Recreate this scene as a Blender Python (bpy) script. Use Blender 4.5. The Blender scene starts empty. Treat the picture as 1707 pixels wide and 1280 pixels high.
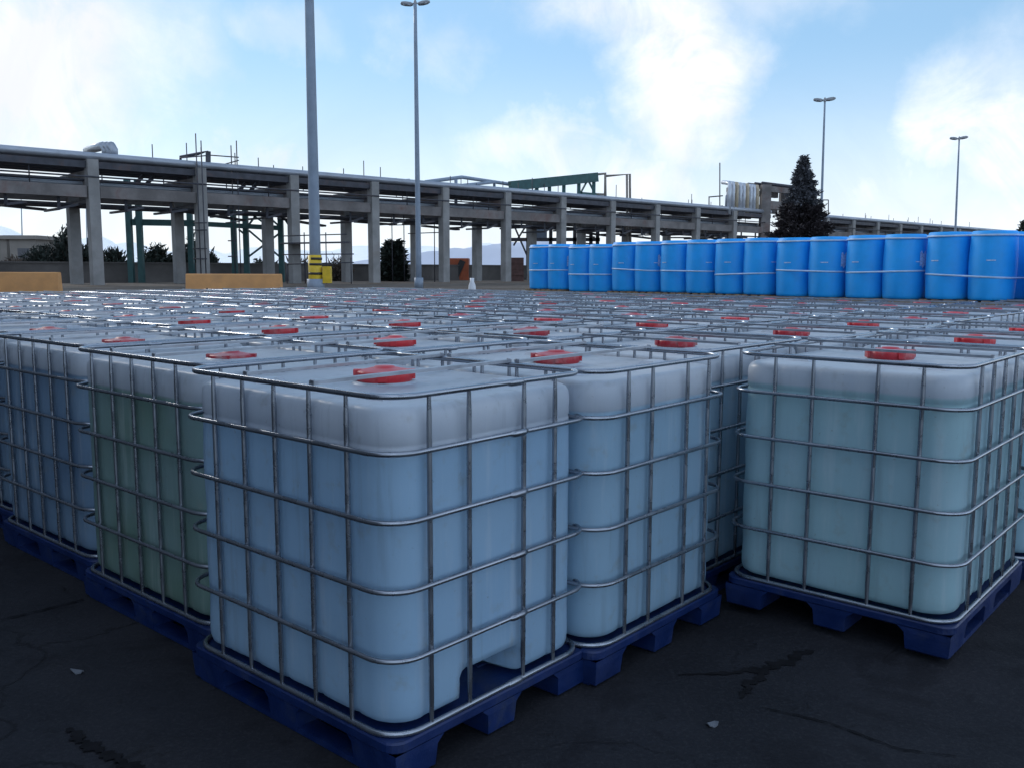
import bpy, math, random
from mathutils import Vector, Matrix
random.seed(7)
S = bpy.context.scene
COL = S.collection
R = math.radians
# ------------------------------------------------------------------ camera
F_PX, PITCH, ROLL, CAMH = 1515.0, 0.124, 0.0027, 1.628
cam = bpy.data.cameras.new("camera"); camo = bpy.data.objects.new("camera", cam); COL.objects.link(camo)
cam.sensor_width = 36.0; cam.lens = 36.0 * F_PX / 1707.0; cam.clip_end = 20000; cam.clip_start = 0.05
_f = Vector((0, math.cos(PITCH), -math.sin(PITCH))); _u0 = Vector((0, math.sin(PITCH), math.cos(PITCH))); _r0 = Vector((1, 0, 0))
_r = math.cos(ROLL) * _r0 + math.sin(ROLL) * _u0; _u = -math.sin(ROLL) * _r0 + math.cos(ROLL) * _u0
M = Matrix((( _r.x, _u.x, -_f.x, 0), (_r.y, _u.y, -_f.y, 0), (_r.z, _u.z, -_f.z, CAMH), (0, 0, 0, 1)))
camo.matrix_world = M
S.camera = camo
S.render.resolution_x, S.render.resolution_y = 1024, 767
S.view_settings.view_transform = 'Standard'; S.view_settings.look = 'None'
S.view_settings.gamma = 1.0; S.view_settings.exposure = 0.15

def ray(x, y):
    return _f + _r * ((x - 853.5) / F_PX) + _u * ((640 - y) / F_PX)
def at(x, y, Y):                       # a point of the place at depth Y (metres north of the camera)
    d = ray(x, y); t = Y / d.y
    return Vector((d.x * t, Y, CAMH + d.z * t))

# ------------------------------------------------------------------ node helpers
class NT:
    def __init__(s, nt): s.t = nt; s.n = nt.nodes; s.l = nt.links
    def new(s, typ, **kw):
        n = s.n.new(typ)
        for k, v in kw.items(): setattr(n, k, v)
        return n
    def put(s, sock, v):
        if hasattr(v, 'is_output') or isinstance(v, bpy.types.NodeSocket): s.l.new(v, sock)
        elif v is not None: sock.default_value = v
    def math(s, op, a, b=None, c=None, clamp=False):
        n = s.new('ShaderNodeMath', operation=op, use_clamp=clamp); s.put(n.inputs[0], a)
        if b is not None: s.put(n.inputs[1], b)
        if c is not None: s.put(n.inputs[2], c)
        return n.outputs[0]
    def mix(s, f, a, b, blend='MIX'):
        n = s.new('ShaderNodeMix', data_type='RGBA', blend_type=blend); s.put(n.inputs[0], f)
        for k, v in ((6, a), (7, b)):
            if isinstance(v, (tuple, list)): v = tuple(v)[:3] + (1,)
            s.put(n.inputs[k], v)
        return n.outputs[2]
    def noise(s, vec, scale, detail=4, rough=.55, dist=0, out=0):
        n = s.new('ShaderNodeTexNoise'); s.put(n.inputs['Vector'], vec)
        n.inputs['Scale'].default_value = scale; n.inputs['Detail'].default_value = detail
        n.inputs['Roughness'].default_value = rough; n.inputs['Distortion'].default_value = dist
        return n.outputs[out]
    def ramp(s, v, a, b, lo=0., hi=1., smooth=True):
        n = s.new('ShaderNodeMapRange', interpolation_type='SMOOTHSTEP' if smooth else 'LINEAR'); n.clamp = True
        s.put(n.inputs[0], v)
        for k, x in zip((1, 2, 3, 4), (a, b, lo, hi)): n.inputs[k].default_value = x
        return n.outputs[0]
# ------------------------------------------------------------------ sky
SUN_AZ, SUN_EL = R(-42), R(28)          # azimuth from +Y, negative = left
w = bpy.data.worlds.new("World"); S.world = w; w.use_nodes = True
W = NT(w.node_tree); W.n.clear()
out = W.new('ShaderNodeOutputWorld'); bg = W.new('ShaderNodeBackground')
sky = W.new('ShaderNodeTexSky', sky_type='NISHITA'); sky.sun_disc = False
sky.sun_elevation = SUN_EL; sky.sun_rotation = SUN_AZ % (2 * math.pi)
sky.air_density = 1.0; sky.dust_density = 0.6; sky.ozone_density = 1.6; sky.altitude = 1500
tc = W.new('ShaderNodeTexCoord'); D = tc.outputs['Generated']
sep = W.new('ShaderNodeSeparateXYZ'); W.put(sep.inputs[0], D)
dn1 = W.new('ShaderNodeTexNoise'); W.put(dn1.inputs['Vector'], D); dn1.inputs['Scale'].default_value = 4.2; dn1.inputs['Detail'].default_value = 7; dn1.inputs['Roughness'].default_value = .6
sc = W.new('ShaderNodeSeparateXYZ'); W.put(sc.inputs[0], dn1.outputs['Color'])
az = W.math('ARCTAN2', sep.outputs[0], sep.outputs[1]); el = W.math('ARCSINE', sep.outputs[2])
az2 = W.math('ADD', az, W.math('MULTIPLY', W.math('SUBTRACT', sc.outputs[0], .5), .34))
el2 = W.math('ADD', el, W.math('MULTIPLY', W.math('SUBTRACT', sc.outputs[1], .5), .26))
wisp = W.noise(D, 9.0, 8, .62, 1.2)
def px_dir(x, y):
    d = ray(x, y).normalized(); return math.atan2(d.x, d.y), math.asin(d.z)
cov = None
# cloud banks: centre (az, el), half sizes and tilt, density
for (x, y, rx, ry, tilt, dens) in [(30, 130, 215, 250, -.35, 1.15), (1120, 110, 130, 180, .2, 1.1), (1000, 10, 110, 80, .3, .85), (980, 300, 300, 70, -.1, .9),
                                   (1690, 200, 150, 120, .3, 1.0), (1420, 330, 300, 70, .1, .95), (480, 320, 420, 75, .08, .9), (1240, -60, 260, 60, .1, .45), (470, 20, 120, 40, -.3, .4), (740, 90, 50, 60, .2, .3)]:
    a0, e0 = px_dir(x, y); ra, re = rx / F_PX, ry / F_PX
    da = W.math('SUBTRACT', az2, a0); de = W.math('SUBTRACT', el2, e0)
    c_, s_ = math.cos(tilt), math.sin(tilt)
    p = W.math('MULTIPLY', W.math('ADD', W.math('MULTIPLY', da, c_), W.math('MULTIPLY', de, s_)), 1 / ra)
    q = W.math('MULTIPLY', W.math('SUBTRACT', W.math('MULTIPLY', de, c_), W.math('MULTIPLY', da, s_)), 1 / re)
    r = W.math('SQRT', W.math('ADD', W.math('MULTIPLY', p, p), W.math('MULTIPLY', q, q)))
    b = W.math('MULTIPLY', W.ramp(r, .15, 1.6, 1, 0), dens)
    cov = b if cov is None else W.math('MAXIMUM', cov, b)
# unseen rest of the sky: broken thin cloud, brightened to light the yard
elsewhere = W.math('MULTIPLY', W.ramp(W.noise(D, 2.4, 7, .6, .5), .36, .6), W.ramp(W.math('ABSOLUTE', az), .7, 1.1))
cov = W.math('MAXIMUM', cov, W.math('MULTIPLY', elsewhere, .7))
cov = W.math('MULTIPLY', cov, W.ramp(wisp, .25, .68, .5, 1.1))
hor = W.ramp(el, -.02, .24, .85, 0)
cov = W.math('MAXIMUM', cov, hor, clamp=True)
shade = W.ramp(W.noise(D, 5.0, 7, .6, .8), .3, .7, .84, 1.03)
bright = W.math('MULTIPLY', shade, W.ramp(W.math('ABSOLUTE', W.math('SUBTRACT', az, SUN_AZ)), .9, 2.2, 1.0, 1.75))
SKYK = 0.135
skyc = W.mix(1.0, sky.outputs[0], (SKYK * .98, SKYK * 1.0, SKYK * .93), 'MULTIPLY')
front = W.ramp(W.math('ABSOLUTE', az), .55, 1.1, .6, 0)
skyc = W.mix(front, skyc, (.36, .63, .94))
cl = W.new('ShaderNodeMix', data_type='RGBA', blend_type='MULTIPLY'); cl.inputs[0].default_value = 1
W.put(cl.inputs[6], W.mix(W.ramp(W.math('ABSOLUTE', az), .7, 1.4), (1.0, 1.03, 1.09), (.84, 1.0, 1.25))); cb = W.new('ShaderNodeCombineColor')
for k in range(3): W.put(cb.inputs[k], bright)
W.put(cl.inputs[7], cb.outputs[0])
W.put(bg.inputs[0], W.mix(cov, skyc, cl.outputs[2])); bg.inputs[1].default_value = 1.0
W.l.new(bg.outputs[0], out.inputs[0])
# ------------------------------------------------------------------ sun (behind cloud)
sl = bpy.data.lights.new("sun", 'SUN'); sl.energy = 1.2; sl.angle = R(14); sl.color = (1, .95, .88)
so = bpy.data.objects.new("sun", sl); COL.objects.link(so)
sd = Vector((math.sin(SUN_AZ) * math.cos(SUN_EL), math.cos(SUN_AZ) * math.cos(SUN_EL), math.sin(SUN_EL)))
so.rotation_euler = sd.to_track_quat('Z', 'Y').to_euler(); so.location = (0, 0, 40)

# ------------------------------------------------------------------ mesh helpers
class MB:
    def __init__(s): s.v = []; s.f = []; s.m = []; s.sm = []
    def add(s, vs, fs, mi=0, smooth=False):
        o = len(s.v); s.v += [tuple(v) for v in vs]
        for f in fs: s.f.append([i + o for i in f]); s.m.append(mi); s.sm.append(smooth)
    def box(s, a, b, mi=0, mat=None):
        x0, y0, z0 = a; x1, y1, z1 = b
        vs = [Vector(p) for p in ((x0,y0,z0),(x1,y0,z0),(x1,y1,z0),(x0,y1,z0),(x0,y0,z1),(x1,y0,z1),(x1,y1,z1),(x0,y1,z1))]
        if mat: vs = [mat @ p for p in vs]
        s.add(vs, [(0,3,2,1),(4,5,6,7),(0,1,5,4),(1,2,6,5),(2,3,7,6),(3,0,4,7)], mi)
    def bar(s, p, q, w, h, mi=0, up=(0,0,1)):            # rectangular bar from p to q
        p, q = Vector(p), Vector(q); d = (q - p).normalized(); up = Vector(up)
        if abs(d.dot(up)) > .98: up = Vector((1, 0, 0))
        a = d.cross(up).normalized() * w / 2; b = a.cross(d).normalized() * h / 2
        vs = [p - a - b, p + a - b, p + a + b, p - a + b, q - a - b, q + a - b, q + a + b, q - a + b]
        s.add(vs, [(0,1,2,3),(7,6,5,4),(4,5,1,0),(5,6,2,1),(6,7,3,2),(7,4,0,3)], mi)
    def tube(s, pts, r, n=8, closed=False, cap=True, mi=0, squash=None):
        pts = [Vector(p) for p in pts]; N = len(pts); rings = []
        rr = r if isinstance(r, (list, tuple)) else [r] * N
        prev = None
        for i, p in enumerate(pts):
            if closed: d = (pts[(i + 1) % N] - pts[i - 1])
            else: d = pts[min(i + 1, N - 1)] - pts[max(i - 1, 0)]
            d.normalize()
            if prev is None:
                up = Vector((0, 0, 1)) if abs(d.z) < .9 else Vector((1, 0, 0)); a = d.cross(up).normalized()
            else: a = (prev - d * prev.dot(d)).normalized()
            prev = a; b = d.cross(a)
            rings.append([p + (a * math.cos(t) + b * math.sin(t)) * rr[i] for t in [2 * math.pi * k / n for k in range(n)]])
        vs = [v for ring in rings for v in ring]; fs = []
        for i in range(N if closed else N - 1):
            j = (i + 1) % N
            for k in range(n): fs.append((i*n+k, i*n+(k+1)%n, j*n+(k+1)%n, j*n+k))
        if cap and not closed: fs.append(list(range(n))[::-1]); fs.append([(N-1)*n+k for k in range(n)])
        s.add(vs, fs, mi, True)
    def lathe(s, prof, n=24, c=(0, 0, 0), mi=0, smooth=True, rf=None):
        vs = []; fs = []
        for i, (r, z) in enumerate(prof):
            for k in range(n):
                t = 2 * math.pi * k / n; q = r * (rf(t, i) if rf else 1)
                vs.append((c[0] + q * math.cos(t), c[1] + q * math.sin(t), c[2] + z))
        for i in range(len(prof) - 1):
            for k in range(n): fs.append((i*n+k, i*n+(k+1)%n, (i+1)*n+(k+1)%n, (i+1)*n+k))
        s.add(vs, fs, mi, smooth)
    def build(s, name, mats, parent=None, loc=None):
        me = bpy.data.meshes.new(name); me.from_pydata(s.v, [], s.f)
        if not isinstance(mats, (list, tuple)): mats = [mats]
        for m in mats: me.materials.append(m)
        me.polygons.foreach_set('material_index', s.m); me.polygons.foreach_set('use_smooth', s.sm); me.update()
        o = bpy.data.objects.new(name, me); COL.objects.link(o)
        if parent: o.parent = parent
        if loc is not None: o.location = loc
        return o
def tag(o, label=None, cat=None, group=None, kind=None):
    if label: o['label'] = label
    if cat: o['category'] = cat
    if group: o['group'] = group
    if kind: o['kind'] = kind
    return o
def empty(name, loc=(0, 0, 0), rz=0):
    o = bpy.data.objects.new(name, None); COL.objects.link(o); o.location = loc; o.rotation_euler = (0, 0, rz); o.empty_display_size = .2; return o
CH = {}
def kids(o): return [c for c in bpy.data.objects if c.parent == o]
def copy_tree(o, par=None):
    c = o.copy(); COL.objects.link(c)
    if par: c.parent = par
    for k in CH.get(o.name, ()): copy_tree(k, c)
    return c
def remember(root):
    for o in [root] + list(root.children_recursive):
        CH[o.name] = list(o.children)

# ------------------------------------------------------------------ materials
def mat(name, col, rough=.6, metal=0., var=.15, scale=8., bump=0., bscale=40., dirt=None, dirt_amt=.4, dirt_scale=3., spec=.5, coord='Object'):
    m = bpy.data.materials.new(name); m.use_nodes = True; T = NT(m.node_tree); b = T.n['Principled BSDF']
    tc = T.new('ShaderNodeTexCoord').outputs[coord]
    c = tuple(col) + (1,)
    n = T.noise(tc, scale, 5, .6)
    base = T.mix(T.ramp(n, .3, .7, 0, 1), tuple(x * (1 - var) for x in col), tuple(min(1, x * (1 + var)) for x in col))
    if dirt: base = T.mix(T.math('MULTIPLY', T.ramp(T.noise(tc, dirt_scale, 8, .68, .4), .5, .72), dirt_amt), base, dirt)
    T.put(b.inputs['Base Color'], base); b.inputs['Metallic'].default_value = metal
    T.put(b.inputs['Roughness'], T.ramp(T.noise(tc, scale * 2, 4), .3, .7, max(0, rough - .08), min(1, rough + .1)))
    b.inputs['Specular IOR Level'].default_value = spec
    if bump:
        bn = T.new('ShaderNodeBump'); bn.inputs['Strength'].default_value = bump; bn.inputs['Distance'].default_value = .01
        T.put(bn.inputs['Height'], T.noise(tc, bscale, 6, .6)); T.put(b.inputs['Normal'], bn.outputs[0])
    return m
def mat_plastic_bottle():
    m = bpy.data.materials.new("milky_plastic"); m.use_nodes = True; T = NT(m.node_tree); b = T.n['Principled BSDF']
    tc = T.new('ShaderNodeTexCoord').outputs['Object']; oi = T.new('ShaderNodeObjectInfo')
    z = T.new('ShaderNodeSeparateXYZ'); T.put(z.inputs[0], tc)
    va = T.new('ShaderNodeVectorMath', operation='ADD'); T.put(va.inputs[0], tc); T.put(va.inputs[1], T.math('MULTIPLY', oi.outputs['Random'], 37.0)); tc = va.outputs[0]
    n1 = T.noise(tc, 1.6, 4, .5); n2 = T.noise(tc, 11, 6, .6)
    lvl = oi.outputs['Alpha']
    below = T.ramp(T.math('SUBTRACT', T.math('ADD', z.outputs[2], T.math('MULTIPLY', T.math('SUBTRACT', n1, .5), .012)), lvl), -.010, .010, 1, 0)
    empty_c = T.mix(T.ramp(n1, .35, .65), (.56, .62, .70), (.66, .70, .76))
    liq = T.mix(T.ramp(n1, .3, .7, 0, .35), oi.outputs['Color'], (.40, .56, .68))
    c = T.mix(below, empty_c, liq)
    mp = T.new('ShaderNodeMapping'); T.put(mp.inputs[0], tc); mp.inputs['Scale'].default_value = (14, 14, 1.1)
    st = T.noise(mp.outputs[0], 1.0, 6, .65); c = T.mix(T.ramp(st, .52, .72, 0, .22), c, (.78, .80, .82)); c = T.mix(T.ramp(st, .46, .30, 0, .20), c, (.16, .19, .22))
    sc_ = T.noise(tc, 34, 5, .7); c = T.mix(T.math('MULTIPLY', T.ramp(sc_, .66, .74), .45), c, (.16, .15, .13))
    c = T.mix(T.math('MULTIPLY', T.ramp(n2, .55, .74), .30), c, (.30, .29, .25))          # grime
    T.put(b.inputs['Base Color'], c); b.inputs['Roughness'].default_value = .38
    b.inputs['Specular IOR Level'].default_value = .4
    tr = T.new('ShaderNodeBsdfTranslucent'); T.put(tr.inputs[0], c)
    mx = T.new('ShaderNodeMixShader'); mx.inputs[0].default_value = .32
    T.l.new(b.outputs[0], mx.inputs[1]); T.l.new(tr.outputs[0], mx.inputs[2])
    bn = T.new('ShaderNodeBump'); bn.inputs['Strength'].default_value = .35; bn.inputs['Distance'].default_value = .012
    T.put(bn.inputs['Height'], T.noise(tc, 7, 4, .5)); T.put(b.inputs['Normal'], bn.outputs[0])
    T.l.new(mx.outputs[0], T.n['Material Output'].inputs[0])
    return m
def mat_cap():
    m = bpy.data.materials.new("red_plastic"); m.use_nodes = True; T = NT(m.node_tree); b = T.n['Principled BSDF']
    tc = T.new('ShaderNodeTexCoord').outputs['Object']; oi = T.new('ShaderNodeObjectInfo')
    dust = T.ramp(T.noise(tc, 12, 6, .65), .42, .7, 0, .55)
    base = T.mix(oi.outputs['Random'], (.60, .022, .03), (.38, .015, .03))
    T.put(b.inputs['Base Color'], T.mix(T.math('MULTIPLY', dust, T.math('ADD', oi.outputs['Random'], .3)), base, (.42, .28, .27))); b.inputs['Roughness'].default_value = .42
    return m
MT = dict(
    bottle=mat_plastic_bottle(),
    cage=mat("galvanised_tube", (.31, .335, .38), .27, .88, .1, 6, dirt=(.17, .175, .19), dirt_amt=.3, dirt_scale=2.5),
    bars=mat("galvanised_bar", (.34, .36, .40), .4, .8, .15, 12, dirt=(.22, .21, .20), dirt_amt=.3, dirt_scale=4),
    pallet=mat("blue_plastic", (.002, .016, .088), .5, 0, .2, 6, .2, 60, dirt=(.03, .04, .07), dirt_amt=.6, dirt_scale=6),
    cap=mat_cap(),
    drum=mat("blue_drum_plastic", (.012, .37, .90), .52, 0, .08, 3, dirt=(.03, .42, .90), dirt_amt=.4, dirt_scale=5),
    strap=mat("white_strap", (.45, .62, .82), .45, 0, .1),
    drumlabel=mat("pale_label", (.45, .6, .8), .5, 0, .25, 40),
    wood=mat("pallet_wood", (.30, .20, .11), .8, 0, .3, 20),
    concrete=mat("concrete", (.25, .245, .24), .85, 0, .18, 1.2, .4, 12, dirt=(.20, .17, .15), dirt_amt=.5, dirt_scale=.6),
    beam=mat("stained_concrete", (.17, .155, .15), .85, 0, .3, .9, .4, 12, dirt=(.13, .05, .035), dirt_amt=.8, dirt_scale=.45),
    pipe=mat("aluminium_cladding", (.34, .37, .42), .45, .5, .1, 1.0, dirt=(.25, .25, .27), dirt_amt=.4, dirt_scale=1.2),
    clad=mat("bright_cladding", (.50, .53, .58), .4, .4, .12, 2), tan=mat("tan_cladding", (.42, .35, .25), .6, .1, .12, 2),
    darkpipe=mat("dark_steel", (.05, .052, .065), .6, .2, .3, 3, dirt=(.12, .06, .04), dirt_amt=.5, dirt_scale=1.5),
    green=mat("green_steel", (.035, .095, .095), .6, .1, .2, 3),
    pole=mat("grey_painted_pole", (.22, .27, .34), .5, .1, .1, 3),
    yellow=mat("yellow_paint", (.62, .42, .02), .5, 0, .12, 6, dirt=(.3, .2, .05), dirt_amt=.4),
    black=mat("black_paint", (.02, .02, .022), .5),
    barrier=mat("yellow_concrete", (.60, .30, .115), .75, 0, .1, 2.5, .3, 40, dirt=(.46, .25, .12), dirt_amt=.4, dirt_scale=1.6),
    orange=mat("orange_steel", (.40, .10, .04), .6, 0, .2, 2),
    beige=mat("beige_render", (.24, .215, .19), .85, 0, .1, 1),
    white=mat("white_plastic", (.72, .72, .74), .5, 0, .06, 8, dirt=(.4, .38, .36), dirt_amt=.4, dirt_scale=5),
    wall=mat("dark_wall", (.12, .11, .105), .9, 0, .3, .6, dirt=(.2, .19, .18), dirt_amt=.5, dirt_scale=.3),
    lamp=mat("lamp_housing", (.25, .26, .28), .5, .2),
    glass=mat("lamp_glass", (.55, .58, .6), .25),
    trunk=mat("bark", (.06, .045, .035), .9),
    foliage=mat("dark_foliage", (.022, .032, .026), .7, 0, .5, 3),
    spruce=mat("spruce_foliage", (.035, .028, .032), .7, 0, .5, 2),
    silver=mat("frosted_foliage", (.085, .09, .105), .7, 0, .5, 2),
    dry=mat("dry_twigs", (.10, .075, .06), .8, 0, .4, 4),
    roofdark=mat("dark_roof", (.10, .10, .11), .7),
    paper=mat("pale_litter", (.10, .11, .13), .85),
)
# ------------------------------------------------------------------ yard axes (the tank grid)
YAW = .8528
U = Vector((math.cos(YAW), math.sin(YAW), 0)); V = Vector((-math.sin(YAW), math.cos(YAW), 0)); ORG = Vector((-.3668, 2.6967, 0))
def uv(a, b, z=0.): return ORG + U * a + V * b + Vector((0, 0, z))

# ------------------------------------------------------------------ ground
def smooth(a, b, x):
    t = max(0, min(1, (x - a) / (b - a))); return t * t * (3 - 2 * t)
def ground_z(x, y):
    q = Vector((x, y, 0)) - ORG; gu, gv = q.dot(U), q.dot(V)
    bump = .05 * smooth(1.9, 2.3, gu) * smooth(4.2, 3.6, gu) * smooth(.1, -.3, gv) * smooth(-2.6, -1.4, gv)
    return .8 * smooth(22, 36, y + .12 * abs(x) * 0) + bump
def grid_sheet(name, xs, ys, m, zf):
    mb = MB(); vs = [(x, y, zf(x, y)) for y in ys for x in xs]; nx = len(xs)
    mb.add(vs, [(j*nx+i, j*nx+i+1, (j+1)*nx+i+1, (j+1)*nx+i) for j in range(len(ys)-1) for i in range(nx-1)], 0, True)
    return mb.build(name, m)
def mat_ground():
    m = bpy.data.materials.new("asphalt_and_gravel"); m.use_nodes = True; T = NT(m.node_tree); b = T.n['Principled BSDF']
    tc = T.new('ShaderNodeTexCoord').outputs['Object']
    sp = T.new('ShaderNodeSeparateXYZ'); T.put(sp.inputs[0], tc)
    n1 = T.noise(tc, .9, 7, .62); n2 = T.noise(tc, 60, 5, .7); n3 = T.noise(tc, 4.5, 8, .7, .6)
    a = T.mix(T.ramp(n1, .3, .7), (.016, .017, .021), (.027, .028, .034))
    a = T.mix(T.ramp(n2, .45, .75, 0, .4), a, (.06, .06, .065))
    n5 = T.noise(tc, 170, 2, .5); a = T.mix(T.ramp(n5, .66, .76, 0, .4), a, (.09, .09, .095))
    n6 = T.noise(tc, 1.7, 6, .65, 1.5); a = T.mix(T.ramp(n6, .52, .62, 0, .4), a, (.013, .013, .016))
    a = T.mix(T.ramp(n3, .60, .70, 0, .75), a, (.012, .012, .014))                  # oil and damp patches
    vo = T.new('ShaderNodeTexVoronoi', feature='DISTANCE_TO_EDGE'); vo.inputs['Scale'].default_value = .55
    wv = T.new('ShaderNodeVectorMath', operation='ADD'); T.put(wv.inputs[0], tc)
    nn = T.new('ShaderNodeTexNoise'); T.put(nn.inputs['Vector'], tc); nn.inputs['Scale'].default_value = 2.3; nn.inputs['Detail'].default_value = 6
    ms = T.new('ShaderNodeVectorMath', operation='SCALE'); T.put(ms.inputs[0], nn.outputs['Color']); ms.inputs['Scale'].default_value = .8
    T.put(wv.inputs[1], ms.outputs[0]); T.put(vo.inputs['Vector'], wv.outputs[0])
    crack = T.math('MULTIPLY', T.ramp(vo.outputs['Distance'], .0, .012, 1, 0), T.ramp(n1, .42, .6))
    a = T.mix(T.math('MULTIPLY', crack, .5), a, (.008, .008, .009))
    g = T.mix(T.ramp(T.noise(tc, .35, 8, .7), .3, .7), (.075, .058, .047), (.15, .125, .105))
    g = T.mix(T.ramp(T.noise(tc, 3, 6, .7), .5, .75, 0, .7), g, (.05, .05, .035))
    far = T.ramp(T.math('ADD', sp.outputs[1], T.math('MULTIPLY', n1, 3)), 27, 31)
    T.put(b.inputs['Base Color'], T.mix(far, a, g)); T.put(b.inputs['Roughness'], T.ramp(n3, .4, .72, .9, .6))
    b.inputs['Specular IOR Level'].default_value = .08
    bn = T.new('ShaderNodeBump'); bn.inputs['Strength'].default_value = .6; bn.inputs['Distance'].default_value = .006
    T.put(bn.inputs['Height'], T.math('SUBTRACT', T.math('ADD', n2, T.math('MULTIPLY', n3, .4)), crack)); T.put(b.inputs['Normal'], bn.outputs[0])
    return m
def spread(vals): return sorted(set(round(v, 3) for v in vals))
gx = spread([-9000, -3000, -1000, -400, -200, -100, -60, -40, -30, -20, -15] + [i * .25 for i in range(-48, 49)] + [15, 20, 30, 40, 60, 100, 200, 400, 1000, 3000, 9000])
gy = spread([-9000, -2000, -300, -60, -20, -8] + [i * .25 for i in range(-12, 60)] + list(range(15, 42)) + [50, 70, 100, 160, 300, 700, 2000, 6000, 12000])
tag(grid_sheet('ground', gx, gy, mat_ground(), ground_z), kind='structure')

# damp streaks and joints on the asphalt: thin sheets with ragged outlines
mb = MB()
def streak(pts, widths, seed):
    rnd = random.Random(seed); P = []
    for i in range(len(pts) - 1):
        for k in range(26):
            t = k / 26; P.append((pts[i][0] * (1-t) + pts[i+1][0] * t, pts[i][1] * (1-t) + pts[i+1][1] * t, widths[i] * (1-t) + widths[i+1] * t))
    P.append((pts[-1][0], pts[-1][1], widths[-1])); vs = []
    for i, (x, y, wd) in enumerate(P):
        q = P[min(i+1, len(P)-1)]; p = P[max(i-1, 0)]; d = Vector((q[0]-p[0], q[1]-p[1], 0)).normalized(); n = Vector((-d.y, d.x, 0))
        a = wd * max(.05, .6 + .3 * math.sin(i * .31 + seed) + .25 * math.sin(i * .83 + seed * 3) + rnd.uniform(-.12, .12)); b = wd * max(.05, .6 + .3 * math.sin(i * .37 + seed * 2) + .25 * math.sin(i * 1.01 + seed) + rnd.uniform(-.12, .12))
        for s_, k in ((a, 1), (-b, 1)):
            v = Vector((x, y, 0)) + n * s_ + n * rnd.uniform(-.002, .002); vs.append((v.x, v.y, ground_z(v.x, v.y) + .003 + .001 * seed))
    mb.add(vs, [(2*i, 2*i+1, 2*i+3, 2*i+2) for i in range(len(P)-1)])
def gp(x, y):
    d = ray(x, y); t = -CAMH / d.z; return (d.x * t, d.y * t)
streak([gp(*p) for p in ((1405, 1045), (1350, 1085), (1290, 1112), (1220, 1122), (1130, 1125))], [.01, .035, .045, .02, .004], 1)
streak([gp(*p) for p in ((1290, 1110), (1250, 1140), (1235, 1165))], [.02, .035, .01], 2)
streak([gp(*p) for p in ((1270, 1180), (1380, 1205), (1500, 1250), (1600, 1262))], [.005, .007, .006, .003], 3)
streak([gp(*p) for p in ((115, 1215), (140, 1240), (185, 1262), (230, 1285))], [.02, .035, .03, .035], 4)
streak([gp(*p) for p in ((0, 1035), (70, 1018), (140, 1000))], [.008, .01, .008], 5)
damp = mat("damp_asphalt", (.011, .011, .013), .9, 0, .3, 20, spec=.1)
tag(mb.build('damp_stain', damp), kind='structure')

# ------------------------------------------------------------------ added block, unseen left of the frame, placed to shade the left front tanks
wh = empty('shade_block', (-7.6, 0, 0)); m = MB(); m.box((-22, -10, -.2), (0, 11.8, 9.5)); m.build('wall', mat("shade_block_wall", (.10, .105, .115), .8, 0, .1, .5), wh)
m = MB(); m.box((-22.4, -10.4, 9.503), (.3, 12.0, 9.9)); m.build('roof', mat("shade_block_roof", (.13, .13, .14), .7), wh)
m = MB(); m.box((.003, -6, 0), (.08, -1, 4.6)); m.build('block_door', mat("shade_block_door", (.10, .12, .15), .6, .2), wh)
tag(wh, 'grey block added out of view at left to shade the left front tanks', 'shade_block')
# ------------------------------------------------------------------ mountains and hills
def mat_snow():
    m = bpy.data.materials.new("snow_and_rock"); m.use_nodes = True; T = NT(m.node_tree); b = T.n['Principled BSDF']
    tc = T.new('ShaderNodeTexCoord').outputs['Object']
    n = T.noise(tc, .006, 10, .7, .8); n2 = T.noise(tc, .03, 8, .7)
    r = T.ramp(T.math('ADD', T.math('MULTIPLY', n, .6), T.math('MULTIPLY', n2, .4)), .54, .62, 0, .5)
    T.put(b.inputs['Base Color'], T.mix(r, (.97, .97, .97), (.72, .73, .77))); b.inputs['Roughness'].default_value = .9
    return m
snow = mat_snow()
def ridge(name, x0, x1, Y, depth, crest, nx, ny, amp, m, seed):
    rnd = random.Random(seed); ph = [(rnd.uniform(.5, 6), rnd.uniform(0, 6.28), rnd.uniform(.5, 6), rnd.uniform(0, 6.28)) for _ in range(12)]
    mb = MB(); vs = []
    for j in range(ny + 1):
        for i in range(nx + 1):
            s = i / nx; t = j / ny; px = x0 + (x1 - x0) * s; h = at(px, crest(px), Y + depth * .6).z
            prof = math.sin(min(1, t / .6) * math.pi / 2) ** 1.2 if t < .6 else max(0, 1 - (t - .6) / .4 * .6)
            n = sum(math.sin(a * 6 * s * 3.1 + b + 2.5 * math.sin(c * t * 3 + d)) / (1 + .3 * a) for a, b, c, d in ph) * amp * min(1, t * 3)
            y = Y + depth * t; base = at(px, 450, y)
            vs.append((base.x, y, max(-3, (h - 1) * prof + n * (.3 + prof))))
    mb.add(vs, [(j*(nx+1)+i, j*(nx+1)+i+1, (j+1)*(nx+1)+i+1, (j+1)*(nx+1)+i) for j in range(ny) for i in range(nx)], 0, True)
    return tag(mb.build(name, m), kind='structure')
def interp(tab):
    def f(x):
        for (a, ya), (b, yb) in zip(tab, tab[1:]):
            if x <= b: return ya + (yb - ya) * max(0, (x - a)) / (b - a)
        return tab[-1][1]
    return f
ridge('mountain', -900, 1500, 1500, 2500, interp([(-900, 420), (-200, 410), (0, 398), (60, 404), (150, 424), (250, 430), (330, 424), (420, 430), (520, 434), (600, 420), (700, 426), (820, 424), (950, 430), (1150, 444), (1500, 450)]), 130, 40, 14, snow, 3)
ridge('hill', 560, 1010, 240, 120, interp([(560, 436), (640, 424), (720, 414), (790, 409), (850, 400), (905, 396), (1010, 438)]), 50, 14, .12, mat("shaded_snow", (.50, .53, .62), .9, 0, .06, .02), 5)  # hill snow darkened and blued in its colour to stand for shade

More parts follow.
